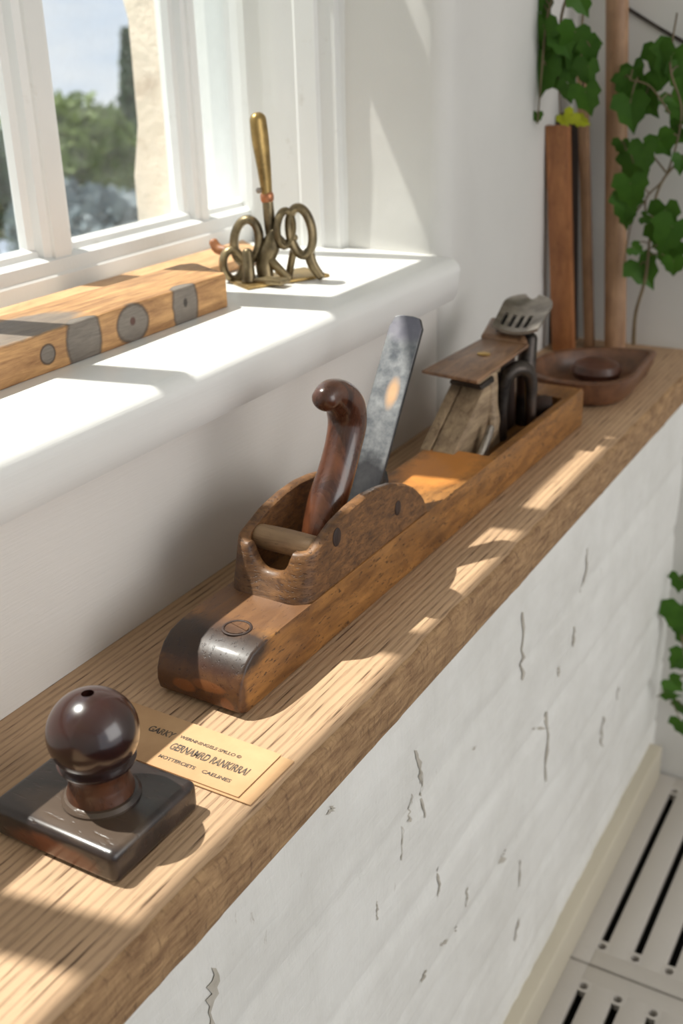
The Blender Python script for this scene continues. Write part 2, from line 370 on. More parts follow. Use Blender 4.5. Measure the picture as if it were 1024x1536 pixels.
for x0, y0, x1, y1, w in marks:
    n_ = 9; L = []; R_ = []
    for k in range(n_+1):
        t_ = k/n_; ww = w/2*.8*(.2+.9*random.random())*(math.sin(PI*min(max(t_, .08), .92))**.4)
        px, py = x0+(x1-x0)*t_+random.uniform(-.25, .25)*w, y0+(y1-y0)*t_
        ox, oy = (ww, 0) if abs(y1-y0) > abs(x1-x0) else (0, ww)
        L.append(at(px-ox, py-oy, 0, DX+.0009)); R_.append(at(px+ox, py+oy, 0, DX+.0009))
    L = [bm.verts.new(Vector((DX+.0009+relief(q.y, q.z), q.y, q.z))) for q in L]; R_ = [bm.verts.new(Vector((DX+.0009+relief(q.y, q.z), q.y, q.z))) for q in R_]
    for k in range(n_):
        f = bm.faces.new((L[k], R_[k], R_[k+1], L[k+1])); f.material_index = 1
struct(build('wall_dado', bm, [M['dado'], M['chip']], angle=60)).name = 'wall_front'

# skirting and the pierced floor grating
bm = BM(); box(bm, (DX-.01, Y0, -.75), (DX+.020, 1.60, -.683), .004, 3); struct(build('baseboard_front', bm, M['skirt']))
bm = BM(); box(bm, (-.3, Y0-1.2, -.84), (3.2, YB+.02, -.79)); struct(build('floor', bm, M['void']))
def grate(y0, y1, name='floor'):
    bm = BM(); z0, z1 = -.765, -.75; p = .0472; x_s = .2585
    m = .035; n_ = 9
    box(bm, (DX-.01, y0, z0), (x_s-.0058, y1, z1), .0012, 2)
    for k in range(n_):
        a = x_s+p*k+.0058; b = x_s+p*(k+1)-.0058
        box(bm, (a, y0+.024, z0), (b, y1-.024, z1-.0003), .0012, 2)
    xe = x_s+p*n_
    for ya, yb in ((y0, y0+.028), (y1-.028, y1)): box(bm, (x_s-.006, ya, z0), (xe, yb, z1), .0012, 2)
    # bridge between the end of each slot and its round hole: ring of metal left around a real hole
    for k in range(n_+1):
        for yc, s_ in ((y0+.038, 1), (y1-.038, -1)):
            cx = x_s+p*k; r = .0062; R2 = .0105; N = 20
            for zz, flip in ((z1, 0), (z0, 1)):
                pass
            top = []; hole = []; bot = []
            for q in range(N):
                a = 2*PI*q/N; hole.append(bm.verts.new((cx+r*math.cos(a), yc+r*math.sin(a), z1-.0002))); bot.append(bm.verts.new((cx+r*math.cos(a), yc+r*math.sin(a), z0)))
                d = max(abs(math.cos(a)), abs(math.sin(a))); top.append(bm.verts.new((cx+R2*math.cos(a)/d, yc+R2*math.sin(a)/d, z1-.0002)))
            for q in range(N):
                q2 = (q+1) % N; bm.faces.new((top[q], top[q2], hole[q2], hole[q])); bm.faces.new((hole[q], hole[q2], bot[q2], bot[q]))
    box(bm, (xe-.004, y0, z0), (xe+.05, y1, z1), .0012, 2)
    return build('floor_grating', bm, M['grate'])
for k, (a, b) in enumerate(((1.148, 1.66-.045), (.60, 1.144), (.05, .596), (-.45, .046))):
    o = grate(a, b); tag(o, ['white cast floor grating panel with long slots, farthest along the wall by the back vine',
        'white cast floor grating panel at the bottom right corner, in front of the farther panel', 'white floor grating panel nearest the camera position', 'white floor grating panel behind the camera position'][k], 'floor grating', 'floor gratings')

# oak ledge
bm = BM(); ys = [Y0+(YB-Y0)*i/420 for i in range(421)]; rows = []
for y in ys:
    e = .0022*nz(0, y, 0, 9)+.0012*nz(1, y, 0, 40); e2 = .002*nz(0, y, 3, 12)+.0012*nz(0, y, 4, 55); c_ = .003+.0028*abs(nz(0, y, 7, 22))
    prof = [(0, -.045), (0, 0), (.06, 0), (.12, 0), (.17, 0), (.2235+e-c_, 0), (.2245+e, -c_*.9), (.2262+e*.7+e2, -.014), (.2258+e2, -.028), (.2245+e2*.8, -.041), (.222, -.0452)]
    rows.append([bm.verts.new((x, y, z)) for x, z in prof])
for A, B in zip(rows, rows[1:]):
    for k in range(len(A)):
        k2 = (k+1) % len(A); f = bm.faces.new((A[k], A[k2], B[k2], B[k])); f.material_index = 1 if 5 <= k <= 9 else 0
bm.faces.new(rows[0]); bm.faces.new(rows[-1])
o = build('oak_ledge', bm, [M['oak'], M['oak_edge']], angle=50); tag(o, 'long thick oak ledge board with open grain on top of the white half wall', 'shelf')

# painted window sill with a rounded nose
bm = BM(); prof = [(-.33, .158), (-.33, .205)]
nose = [(.020+.015*math.sin(a), .190+.015*math.cos(a)) for a in [PI/2*k/10 for k in range(11)]]
prof += nose + [(.035, .176), (.033, .165), (.029, .158)]
prism(bm, prof, 1, Y0, 1.157, .004, 2)
box(bm, (-.12, 1.15, .159), (-.0, 1.172, .2045))
o = build('window_sill', bm, M['white'], angle=40); tag(o, 'deep white painted window sill board with a rounded front edge', 'window sill')

# window
win = empty('window_1', (WX, .45, .205)); win['kind'] = 'structure'
X = WX
def vbar(name, yc, half, z0=.24, z1=1.15, dp=.045):
    bm = BM(); a = half
    pts = [(X-dp, yc-a*.55), (X-.030, yc-a*.55), (X-.030, yc-a), (X-.020, yc-a), (X-.016, yc-a*.78), (X-.006, yc-a*.72), (X-.003, yc-a*.45), (X+.001, yc-a*.40),
           (X+.001, yc+a*.40), (X-.003, yc+a*.45), (X-.006, yc+a*.72), (X-.016, yc+a*.78), (X-.020, yc+a), (X-.030, yc+a), (X-.030, yc+a*.55), (X-dp, yc+a*.55)]
    prism(bm, pts, 2, z0, z1); return build(name, bm, M['sash'], win, angle=20)
vbar('mullion', .843, .029); vbar('mullion', 1.088, .015, dp=.036); vbar('mullion', .575, .020); vbar('mullion', .215, .020); vbar('mullion', -.12, .03)
bm = BM(); prism(bm, [(X-.06, .20), (X+.012, .20), (X+.012, .226), (X+.009, .229), (X+.004, .2405), (X-.006, .243), (X-.012, .243), (X-.014, .249), (X-.026, .252), (X-.030, .246), (X-.06, .240)], 1, Y0, 1.20); build('bottom_rail', bm, M['sash'], win, angle=20)
bm = BM(); box(bm, (X-.06, Y0, 1.11), (X+.01, 1.22, 1.16), .003); build('top_rail', bm, M['sash'], win)
bm = BM(); box(bm, (X-.05, .835, .852), (X+.003, 1.2, .945), .004); build('transom', bm, M['sash'], win)
# far jamb: stepped mouldings between the glass and the plaster reveal
bm = BM()
cas = [(-.330, 1.30), (-.330, 1.196), (-.292, 1.196), (-.288, 1.188), (-.272, 1.184), (-.270, 1.178), (-.256, 1.176), (-.254, 1.168), (-.232, 1.170), (-.229, 1.165), (-.213, 1.165), (-.210, 1.160),
       (-.180, 1.160), (-.176, 1.157), (-.150, 1.157), (-.147, 1.161), (-.126, 1.161), (-.123, 1.168), (-.117, 1.172), (-.117, 1.30)]
prism(bm, cas, 2, .204, 1.16); build('side_casing', bm, M['sash'], win, angle=20)
for a, b in ((.86, 1.080), (1.097, 1.198), (.59, .828), (.23, .56), (-.1, .2)):
    bm = BM(); box(bm, (X-.034, a, .245), (X-.031, b, 1.12)); build('glass_pane', bm, M['glass'], win)
# outside: stone pier at the window's far side, render jamb
bm = BM(); rows = []
for j in range(40):
    z = -.6+2.6*j/39; kx = -.500+.012*nz(0, 0, z, 6)+(-.012 if int((z+.02)/.17) % 2 else .004)
    rows.append([bm.verts.new((x, y, z)) for x, y in ((-.335, 1.32), (-.335, 1.232), (-.42, 1.232+.004*nz(1, 1, z, 9)), (kx+.012, 1.234+.006*nz(2, 1, z, 9)), (kx, 1.25), (kx, 1.8), (-.335, 1.8))])
for A, B in zip(rows, rows[1:]):
    for k in range(len(A)-1): bm.faces.new((A[k], A[k+1], B[k+1], B[k]))
o = build('stone_pier', bm, M['stone'], angle=50); o['kind'] = 'structure'; o.name = 'trim_1'
bm = BM(); box(bm, (-.43, 1.222, -.3), (-.331, 1.30, 1.3), .004); o = build('trim_2', bm, M['render']); o['kind'] = 'structure'
bm = BM(); box(bm, (-.46, Y0, .14), (-.331, 1.23, .215), .01); o = build('outer_sill', bm, M['render']); o.name = 'trim_3'; o['kind'] = 'structure'

# ================================================================== GARDEN
bm = BM(); box(bm, (-12, -6, -3.7), (-1, 18, -3.6)); struct(build('ground', bm, M['lawn']))
def tree(name, label, c, r, top, mat, n=2600, conif=False, size=.13, cat='tree'):
    root = empty(name, (c[0], c[1], -3.6)); tag(root, label, cat, kind=None)
    bm = BM(); tube(bm, [(c[0], c[1], -3.6, .12), (c[0]+.05, c[1], -2.5, .09), (c[0], c[1]+.04, top-r*.6, .04)], 10, 4); build('trunk', bm, M['bark'], root)
    bm = BM(); h = top+3.0 if conif else r*2.1
    zc = top-h/2
    lobes = [(random.uniform(-.55, .55)*r, random.uniform(-.55, .55)*r, random.uniform(-.32, .30)*h, r*random.uniform(.42, .62)) for _ in range(9)] if not conif else []
    lobes.append((0, 0, top-zc-r*.62, r*.6))
    for k in range(n):
        if conif:
            u = random.random(); rr = r*(1-u)*(.5+.5*random.random())+.03; a = random.uniform(0, 2*PI)
            p = Vector((c[0]+rr*math.cos(a), c[1]+rr*math.sin(a), top-h*(1-u)))
        else:
            l = random.choice(lobes); d = Vector([random.gauss(0, 1) for _ in range(3)]).normalized()*l[3]*(.75+.3*random.random())
            p = Vector((c[0]+l[0], c[1]+l[1], zc+l[2]))+d
            if p.z > top: p.z = top-(p.z-top)
        A = Vector([random.gauss(0, 1) for _ in range(3)]).normalized(); B = A.orthogonal().normalized(); s_ = size*random.uniform(.5, 1)
        bm.faces.new([bm.verts.new(p+A*s_), bm.verts.new(p+B*s_*.5), bm.verts.new(p-A*s_), bm.verts.new(p-B*s_*.5)])
    build('foliage', bm, mat, root, smooth=False)
tree('garden_tree', 'round green tree outside, seen through the middle window pane', (-8.6, 9.75), 1.15, -.12, M['fol_a'], 6400)
tree('garden_tree', 'dark green tree outside, seen through the leftmost strip of glass', (-8.2, 7.3), .95, .12, M['fol_b'], 4600)
tree('conifer_tree', 'tall narrow dark tree outside, right against the stone edge of the window opening', (-10.4, 12.95), .62, .50, M['fol_b'], 2600, True, .09)
tree('garden_bush', 'blue grey bush outside, low in the middle window pane', (-6.0, 7.25), .75, -.72, M['fol_c'], 3600, cat='bush')

# ================================================================== THE LONG JOINTER PLANE
PR = empty('jointer_plane', (.1155, .532, 0), -.0165)
tag(PR, 'long antique wooden jointer plane with curved handle and upright iron, on the oak ledge', 'hand plane')
W = .038                                  # half width of the body; local frame: x across, y along, z up
def pb(name, bm, mat, parent=None, **k): return build(name, bm, mat, parent or PR, local=True, **k)
def PL(y): return (y-.532)
bm = BM()
prof = [(.004, 0), (-.003, .004), (-.005, .012), (-.004, .021), (.000, .030), (.006, .038), (.015, .0438), (.028, .0465), (.05, .0468), (.443, .0468), (.447, .043), (.447, .0)]
prof = prof[:-2]+[(.699, .0468), (.703, .043), (.703, .0)]
prism(bm, prof, 0, -W, W, .0028, 3)
body = pb('body', bm, M['plane_body'])
def cut(o, a, b):
    bm = BM(); box(bm, a, b, .0015); bmesh.ops.recalc_face_normals(bm, faces=bm.faces[:]); me = bpy.data.meshes.new('c'); bm.to_mesh(me); bm.free()
    c = bpy.data.objects.new('c', me); COL.objects.link(c); c.parent = o.parent
    m = o.modifiers.new('b', 'BOOLEAN'); m.operation = 'DIFFERENCE'; m.object = c; m.solver = 'EXACT'
    bpy.context.view_layer.update()
    new = bpy.data.meshes.new_from_object(o.evaluated_get(bpy.context.evaluated_depsgraph_get()))
    o.modifiers.clear(); o.data = new; bpy.data.objects.remove(c)
    for p in new.polygons: p.use_smooth = True
    new.set_sharp_from_angle(angle=math.radians(35))
cut(body, (-W+.009, .443, .018), (W-.0095, .655, .08))
# cheek shell: one wall running heel-right, round the front, heel-left
def interp(tab, x):
    if x <= tab[0][0]: return tab[0][1]
    for (a, b), (c_, d) in zip(tab, tab[1:]):
        if x <= c_:
            t_ = (x-a)/(c_-a); return b+(d-b)*t_
    return tab[-1][1]
rt = [(.078, .084), (.088, .0842), (.100, .0855), (.115, .0905), (.135, .098), (.160, .1023), (.182, .1035), (.205, .1012), (.228, .0965), (.250, .0885), (.268, .078), (.280, .067), (.288, .055), (.291, .046)]
bm = BM(); th = .0095; Wc = W-.0012
path = []                                  # (x, y, inner x, inner y, height)
NN = 46; yf = .094; rc_ = .016
for k in range(NN+1):
    y = .290-(.290-(yf+rc_))*k/NN; path.append((Wc, y, Wc-th, max(y, yf+th+.002), interp(rt, y)))
for k in range(1, 9):
    a = PI/2*k/8; ox, oy = Wc-rc_+rc_*math.cos(a), yf+rc_-rc_*math.sin(a)
    path.append((ox, oy, Wc-rc_+(rc_-th)*math.cos(a), yf+rc_-(rc_-th)*math.sin(a), max(.0835, interp(rt, oy))))
half = path[:]
fr = []
for k in range(1, 24):
    x = (Wc-rc_)*(1-2*k/24); u = min(1, abs(x)/(Wc-rc_))
    s_ = max(0, 1-min(1, u/.97)**3.2)
    fr.append((x, yf, x, yf+th, half[-1][4]-.0205*s_))
path = half + fr + [(-a, b, -c_, d, e) for a, b, c_, d, e in half[::-1]]
z0 = .0455; J = 8; lay = []
for (ox, oy, ix, iy, h) in path:
    lean = .011*max(0, min(1, (.150-oy)/.05))
    O = []; I = []
    for j in range(J+1):
        z = z0+(h-z0-.002)*j/J; q = -lean*(1-j/J)
        O.append(bm.verts.new((ox, oy+q, z))); 
    top1 = bm.verts.new((ox+(ix-ox)*.22, oy+(iy-oy)*.22, h-.0003)); top2 = bm.verts.new((ox+(ix-ox)*.78, oy+(iy-oy)*.78, h-.0003))
    for j in range(J, -1, -1): I.append(bm.verts.new((ix, iy, z0+(h-z0-.002)*j/J)))
    lay.append(O+[top1, top2]+I)
for A, B in zip(lay, lay[1:]):
    for k in range(len(A)-1): bm.faces.new((A[k], A[k+1], B[k+1], B[k]))
bm.faces.new(lay[0]); bm.faces.new(lay[-1])
pb('cheek_housing', bm, M['cheek'], angle=50)
for y, z, r in ((.134, .086, .0075), (.234, .072, .0065)):
    bm = BM(); lathe(bm, [(r*.8, 0), (r*.8, .0012), (r*.7, .0016)], (Wc-.0008, y, z), 20, Vector((1, 0, 0)))
    for v in bm.verts: v.co.z = z+(v.co.z-z)*1.3
    pb('side_plug', bm, M['darkwood_shade'])
bm = BM(); tube(bm, [(-Wc+.0125, .119, .0800, .0098), (0, .119, .0802, .0102), (Wc-.0125, .119, .080, .0098)], 24, 6, up=Vector((0, 0, 1))); pb('cross_dowel', bm, M['dowel'])
# inset screw button in the toe: ring coloured dark for the shade of the recess, slotted dark head
bm = BM(); c0 = (.009, .036, .0463)
lathe(bm, [(.0115, 0), (.0115, .0009), (.0102, .0012), (.0096, .0009), (.0094, 0)], c0, 32); sc = pb('screw_ring', bm, M['darkwood_shade'])
bm = BM()
for s_ in (-1, 1):
    pts = [(c0[0]+.0088*math.cos(a), c0[1]+.0088*math.sin(a)) for a in [s_*(.18+(PI-.36)*k/12)-.25 for k in range(13)]]
    prism(bm, pts, 2, .0455, .0472)
pb('slotted_button', bm, M['plane_body'], sc)
# handle (seen side-on as a crook)
hp = [(.154, .050, .0115), (.165, .074, .0135), (.178, .092, .0155), (.193, .111, .0150), (.206, .132, .0148), (.2135, .150, .0156), (.2110, .166, .0158), (.201, .1765, .0140), (.189, .1820, .0115), (.1800, .1800, .0104)]
bm = BM(); tube(bm, [(.001, y, z, r) for y, z, r in hp], 28, 7, sx=1.06); pb('handle', bm, M['handle'], angle=80)
# iron: tapered strip with clipped top corners
def iron(bm, x0, x1, yb, zb, yt, zt, thk):
    L = Vector((0, yt-yb, zt-zb)); ln = L.length; L.normalize(); N = Vector((0, L.z, -L.y))
    w0, w1 = (x1-x0)/2, (x1-x0)/2*.98; cx = (x0+x1)/2
    out = [(-w0, 0), (w0, 0), (w1, ln-.010), (w1*.72, ln-.0015), (w1*.3, ln), (-w1*.45, ln), (-w1*.8, ln-.002), (-w1, ln-.012)]
    A = [bm.verts.new(Vector((cx+u, yb, zb))+L*v) for u, v in out]; B = [bm.verts.new(Vector((cx+u, yb, zb))+L*v+N*thk) for u, v in out]
    f1 = bm.faces.new(A); f2 = bm.faces.new(B); n = len(out)
    for i in range(n):
        f = bm.faces.new((A[i], A[(i+1) % n], B[(i+1) % n], B[i])); f.material_index = 1
    bmesh.ops.bevel(bm, geom=list({e for e in f1.edges}), offset=.0006, segments=2, profile=.5, affect='EDGES')
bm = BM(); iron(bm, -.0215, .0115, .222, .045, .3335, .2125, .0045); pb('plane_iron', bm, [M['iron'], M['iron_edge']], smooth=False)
bm = BM(); iron(bm, -.0195, .0100, .233, .042, .262, .094, .012); pb('cap_wedge', bm, [M['iron_edge'], M['iron_edge']], smooth=False)

# ================================================================== SECOND PLANE, its mechanism standing in the jointer's rear trough
HP = empty('plough_plane', (.115, 1.05, .018)); tag(HP, 'old plane mechanism with tilted top plate, standing in the far trough of the long plane', 'hand plane')
bm = BM()      # inclined twin rail
for xa, xb in ((.0820, .0915), (.0955, .1185)):
    quadbox(bm, [(xa, .975, .0185), (xb, .975, .0185), (xb, 1.10, .0185), (xa, 1.10, .0185), (xa-.002, .962, .047), (xb, .962, .047), (xb-.001, 1.050, .101), (xa-.004, 1.050, .101)], .0012)
build('inclined_bed', bm, M['greywood'], HP)
bm = BM(); quadbox(bm, [(.081, 1.03, .098), (.120, 1.03, .096), (.120, 1.075, .096), (.081, 1.075, .098), (.083, 1.026, .104), (.118, 1.026, .102), (.118, 1.078, .104), (.083, 1.078, .104)], .002); build('bed_collar', bm, M['darksteel'], HP)
bm = BM(); box(bm, (.088, 1.03, .10), (.116, 1.09, .116), .002); build('riser_block', bm, M['greywood'], HP)
bm = BM(); quadbox(bm, [(.064, .998, .1160), (.130, .992, .1145), (.129, 1.138, .1165), (.074, 1.134, .1185), (.064, .998, .1200), (.130, .992, .1190), (.129, 1.138, .1210), (.074, 1.134, .1230)], .0014)
pt = build('top_plate', bm, M['platewood'], HP)
bm = BM(); lathe(bm, [(.0075, 0), (.0075, .0006), (.006, .0009)], (.1000, 1.078, .1212), 20)
for v in bm.verts: v.co.y = 1.078+(v.co.y-1.078)*.8
build('brass_disc', bm, M['brass_bright'], pt)
bm = BM(); quadbox(bm, [(.070, 1.134, .118), (.128, 1.137, .116), (.106, 1.205, .112), (.062, 1.195, .114), (.072, 1.137, .127), (.120, 1.140, .123), (.100, 1.200, .128), (.060, 1.190, .134)], .004, 3)
build('rear_block', bm, M['platewood'], HP)
# lever cap: spoon-shaped plate with four slots
bm = BM(); N = 28
def cap(u, v): # u across -1..1, v along 0..1
    w = (.026+.004*v)*(1 if v < .7 else math.sqrt(max(0, 1-((v-.7)/.31)**2)))
    base = Vector((.112, 1.135, .131))+Vector((-.018, .100, .010))*v
    return base+Vector((1, .12, 0))*u*w+Vector((0, 0, 1))*(.006*u*u-.001+.004*v*v)
gr = [[cap(-1+2*i/24, j/24) for i in range(25)] for j in range(25)]
slots = {(i, j) for j in range(3, 12) for i in (3, 4, 7, 8, 11, 12, 15, 16)}
T = [[bm.verts.new(p+Vector((0, 0, .0035))) for p in r] for r in gr]; Bt = [[bm.verts.new(p) for p in r] for r in gr]
for j in range(24):
    for i in range(24):
        if (i, j) in slots: continue
        bm.faces.new((T[j][i], T[j][i+1], T[j+1][i+1], T[j+1][i])); bm.faces.new((Bt[j][i], Bt[j][i+1], Bt[j+1][i+1], Bt[j+1][i]))
for V in (True,):
    bd = [e for e in bm.edges if len(e.link_faces) == 1]
    idx = {}
    for j in range(25):
        for i in range(25): idx[T[j][i]] = Bt[j][i]
    for e in bd:
        a, b = e.verts
        if a in idx and b in idx:
            try: bm.faces.new((a, b, idx[b], idx[a]))
            except ValueError: pass
build('lever_cap', bm, M['steel'], HP, angle=60)
bm = BM(); quadbox(bm, [Vector(cap(u, v))+Vector((0, 0, -.0045)) for u, v in ((-.85, .06), (.6, .06), (.6, .55), (-.85, .55))]+[Vector(cap(u, v))+Vector((0, 0, -.0022)) for u, v in ((-.85, .06), (.6, .06), (.6, .55), (-.85, .55))]); build('slot_dark_sheet', bm, M['void'], HP)  # near-black sheet added under the cap so its slots read as dark gaps
bm = BM(); tube(bm, [(.118, 1.160, .020, .010), (.118, 1.160, .08, .011), (.117, 1.168, .118, .010)], 14, 5); build('cap_post', bm, M['darksteel'], HP)
# hoop bracket
bm = BM(); tube(bm, [(.118, 1.092, .024, .0062), (.119, 1.088, .055, .0065), (.120, 1.088, .082, .0075), (.125, 1.094, .099, .0085), (.134, 1.108, .101, .0085), (.140, 1.118, .088, .007), (.141, 1.120, .060, .006), (.141, 1.120, .024, .0055)], 14, 6, up=Vector((0, 1, 0)), sx=1.1); build('hoop_bracket', bm, M['darksteel'], HP)
bm = BM(); quadbox(bm, [(.134, 1.125, .02), (.141, 1.125, .02), (.141, 1.129, .02), (.134, 1.129, .02), (.128, 1.128, .098), (.133, 1.128, .098), (.133, 1.132, .098), (.128, 1.132, .098)], .0006); build('brass_strip', bm, M['brass_bright'], HP)
bm = BM(); tube(bm, [(.119, 1.040, .0205, .0065), (.122, 1.048, .040, .0080), (.120, 1.060, .052, .0095), (.117, 1.062, .070, .0085), (.114, 1.066, .090, .0095), (.113, 1.068, .102, .0085)], 12, 5, sx=.8); build('carved_post', bm, M['greywood'], HP)
bm = BM(); tube(bm, [(.128, .992, .0215, .0048), (.130, 1.012, .038, .0050), (.130, 1.030, .056, .0042)], 10, 4); build('small_lever', bm, M['steel'], HP)
bm = BM(); lathe(bm, [(.004, -.012), (.011, -.009), (.012, 0), (.011, .009), (.004, .012)], (.106, 1.085, .055), 24, Vector((1, 0, 0))); build('adjusting_wheel', bm, M['darksteel'], HP)
bm = BM(); lathe(bm, [(.003, -.010), (.012, -.008), (.0135, 0), (.012, .008), (.003, .010)], (.139, 1.168, .040), 24, Vector((1, .3, 0))); build('side_knob', bm, M['darkwood_shade'], HP)
bm = BM(); quadbox(bm, [(.092, 1.10, .019), (.112, 1.10, .019), (.112, 1.15, .019), (.092, 1.15, .019), (.092, 1.07, .115), (.112, 1.07, .115), (.112, 1.14, .115), (.092, 1.14, .115)], .002); build('centre_block', bm, M['darkwood_shade'], HP)

# ================================================================== KNOB ON ITS SQUARE BASE
KB = empty('wooden_press_block', (.1395, .3945, 0)); tag(KB, 'dark square wooden block with a turned ball knob, nearest thing on the oak ledge', 'block')
bm = BM(); box(bm, (.0860, .3545, 0), (.1865, .4345, .0225), .0050, 4)
build('base', bm, M['darkbase'], KB)
kc = (.1435, .3945)
bm = BM(); lathe(bm, [(.0245, .0220), (.0245, .0240), (.0225, .0262), (.0195, .0268)], (*kc, 0), 56); build('collar', bm, M['steel'] if False else M['darkbase'], KB)
bm = BM(); lathe(bm, [(.0205, .0235), (.0208, .028), (.0190, .034), (.0183, .040), (.0195, .0445), (.0205, .046)], (*kc, 0), 56); build('neck', bm, M['neckwood'], KB, angle=80)
bm = BM(); pr = [(.0190, .0455), (.0215, .0462), (.0232, .0478), (.0238, .0492), (.0240, .0500)]
R0, zc = .0278, .0690
pr += [(R0*math.cos(a), zc+R0*.98*math.sin(a)) for a in [(-40+ 122*k/24)*PI/180 for k in range(25)]]
pr += [(.0046, zc+R0*.965), (.0042, zc+R0*.90), (.0040, zc+R0*.80)]
lathe(bm, pr, (*kc, 0), 64); build('ball_knob', bm, M['knobwood'], KB, angle=60)

# ================================================================== CARDS
def card(name, label, q, z, th, h_txt=None):
    c0 = sum((Vector((*p, 0)) for p in q), Vector())/4
    r = empty(name, (c0.x, c0.y, z)) if h_txt else None
    bm = BM(); quadbox(bm, [(x, y, z) for x, y in q]+[(x, y, z+th) for x, y in q])
    o = build('card_sheet' if h_txt else name, bm, M['card'], r, smooth=False)
    tag(r or o, label, 'card', 'kraft cards'); return r or o
card('kraft_card', 'plain brown card peeking out from under the printed card', [(.100, .4509), (.2135, .4509), (.2138, .5026), (.100, .5035)], .0006, .0007)
cr = card('printed_card', 'brown kraft card printed with dark lettering, lying between the knob block and the long plane', [(.050, .4530), (.2030, .4527), (.2030, .5035), (.050, .5060)], .0016, .0007, True)
def text(s, x0, yb, h, width, parent, squeeze=1.0):
    cu = bpy.data.curves.new('lettering', 'FONT'); cu.body = s; cu.size = 1.0; cu.extrude = 0; cu.offset = .03
    o = bpy.data.objects.new('lettering', cu); COL.objects.link(o); bpy.context.view_layer.update()
    me = bpy.data.meshes.new_from_object(o.evaluated_get(bpy.context.evaluated_depsgraph_get())); bpy.data.objects.remove(o)
    xs = [v.co.x for v in me.vertices]; ys = [v.co.y for v in me.vertices]; sx = width/(max(xs)-min(xs)); sy = h/.72; xm = min(xs)
    L = Vector(parent.location)
    for v in me.vertices:
        v.co = Vector((x0+(v.co.x-xm)*sx, yb+v.co.y*sy, .00245))-L
    me.materials.append(M['ink']); t_ = bpy.data.objects.new('lettering', me); COL.objects.link(t_); t_.parent = parent
for w_, a, b, h in (('GARKY', (219, 1096), (259, 1106), .0062), ('WERNNINGELS SPILLO \u00a9', (266, 1108), (362, 1136), .0030), ('GERNAMRD RANKIRRAI', (250, 1124), (370, 1161), .0072),
                    ('MOTTERCIETS', (235, 1136), (292, 1153), .0032), ('CAELINES', (299, 1160), (346, 1172), .0032)):
    A, B = at(*a, 2, .0024), at(*b, 2, .0024)
    text(w_, A.x, (A.y+B.y)/2, h, B.x-A.x, cr)

# ================================================================== WINDOW SILL THINGS
BK = empty('reclaimed_timber_block', (-.073, .55, .205), 0); tag(BK, 'thick reclaimed timber block with grey knots on its edge, lying on the white sill', 'timber')
bm = BM()
prism(bm, [(-.145, .30), (0+.003, .30), (.003, .62), (0, .853), (-.008, .856), (-.055, .872), (-.066, .868), (-.072, .80), (-.085, .62)][0:0] or [(-.158, .28), (-.073, .28), (-.0725, .852), (-.076, .8545), (-.128, .884), (-.136, .884), (-.144, .872)], 2, .205, .2375, .0022, 3)
bmesh.ops.subdivide_edges(bm, edges=[e for e in bm.edges if e.calc_length() > .2], cuts=40)
for v in bm.verts:
    v.co.z += .0012*nz(v.co.x, v.co.y, v.co.z, 12) if v.co.z > .22 else 0
    v.co.x += .0010*nz(v.co.x, v.co.y, 3, 14)
build('timber', bm, M['block'], BK)
bm = BM(); quadbox(bm, [(-.235, .56, .2055), (-.172, .56, .2055), (-.166, 1.058, .2055), (-.236, 1.115, .2055), (-.235, .56, .219), (-.172, .56, .219), (-.166, 1.058, .216), (-.236, 1.115, .216)], .0015)
o = build('pale_batten', bm, M['batten']); tag(o, 'pale flat wooden batten on the sill, behind the timber block against the window frame', 'timber')
bm = BM(); tube(bm, [(-.150, .915, .2125, .0068), (-.128, .915, .2125, .0070), (-.108, .915, .2125, .0066)], 16, 4); o = build('wooden_peg', bm, M['batten']); tag(o, 'short pale wooden peg on the sill between the timber block and the brass tool', 'peg')

BT = empty('brass_hand_press', (-.097, .985, .205)); tag(BT, 'small brass hand tool with tall handle and two oval loops, standing on the sill', 'tool')
bm = BM(); quadbox(bm, [(x, y, .205) for x, y in ((-.134, .942), (-.097, .922), (-.052, 1.012), (-.098, 1.035))]+[(x, y, .2085) for x, y in ((-.134, .942), (-.097, .922), (-.052, 1.012), (-.098, 1.035))], .001); build('base_plate', bm, M['brass'], BT)
def ring(c, a, b, r, tilt, turn=.35, sx=1.5):
    r *= 1.2
    c = Vector(c); ux = Vector((math.cos(turn), math.sin(turn), 0)); uz = Vector((0, 0, 1))
    ax = ux*math.cos(tilt)+uz*math.sin(tilt); az = -ux*math.sin(tilt)+uz*math.cos(tilt)
    pts = []
    for k in range(36):
        t_ = 2*PI*k/36; p = c+ax*a*math.cos(t_)+az*b*math.sin(t_); pts.append((*p, r))
    bm = BM(); tube(bm, pts, 12, 1, sx=sx, up=ux.cross(uz), closed=True); return bm
build('oval_loop', ring((-.1215, .960, .247), .0135, .0225, .0040, -.18), M['brass_dark'], BT)
build('oval_loop', ring((-.0695, .985, .2560), .0120, .0245, .0040, .12), M['brass_dark'], BT)
build('oval_loop', ring((-.083, .975, .2600), .0085, .0180, .0032, -.10, turn=.9), M['brass_dark'], BT)
build('foot_loop', ring((-.134, .950, .2235), .0105, .0155, .0036, .1, turn=.9), M['brass_dark'], BT)
def tb(name, pts, mat, seg=14, n=5, **k):
    bm = BM(); tube(bm, pts, seg, n, **k); return build(name, bm, mat, BT, angle=70)
tb('handle', [(-.1010, .972, .296, .0068), (-.1030, .972, .322, .0088), (-.1055, .972, .348, .0106), (-.1070, .972, .366, .0102)], M['brass'], 18, sx=.75)
tb('ferrule', [(-.1009, .972, .2895, .0070), (-.1010, .972, .2925, .0072)], M['copper'], 18, 2)
bm = BM(); lathe(bm, [(.001, -.002), (.003, -.001), (.003, .001), (.001, .002)], (-.104, .962, .299), 14, Vector((0, 1, 0))); build('rivet', bm, M['steel'], BT)
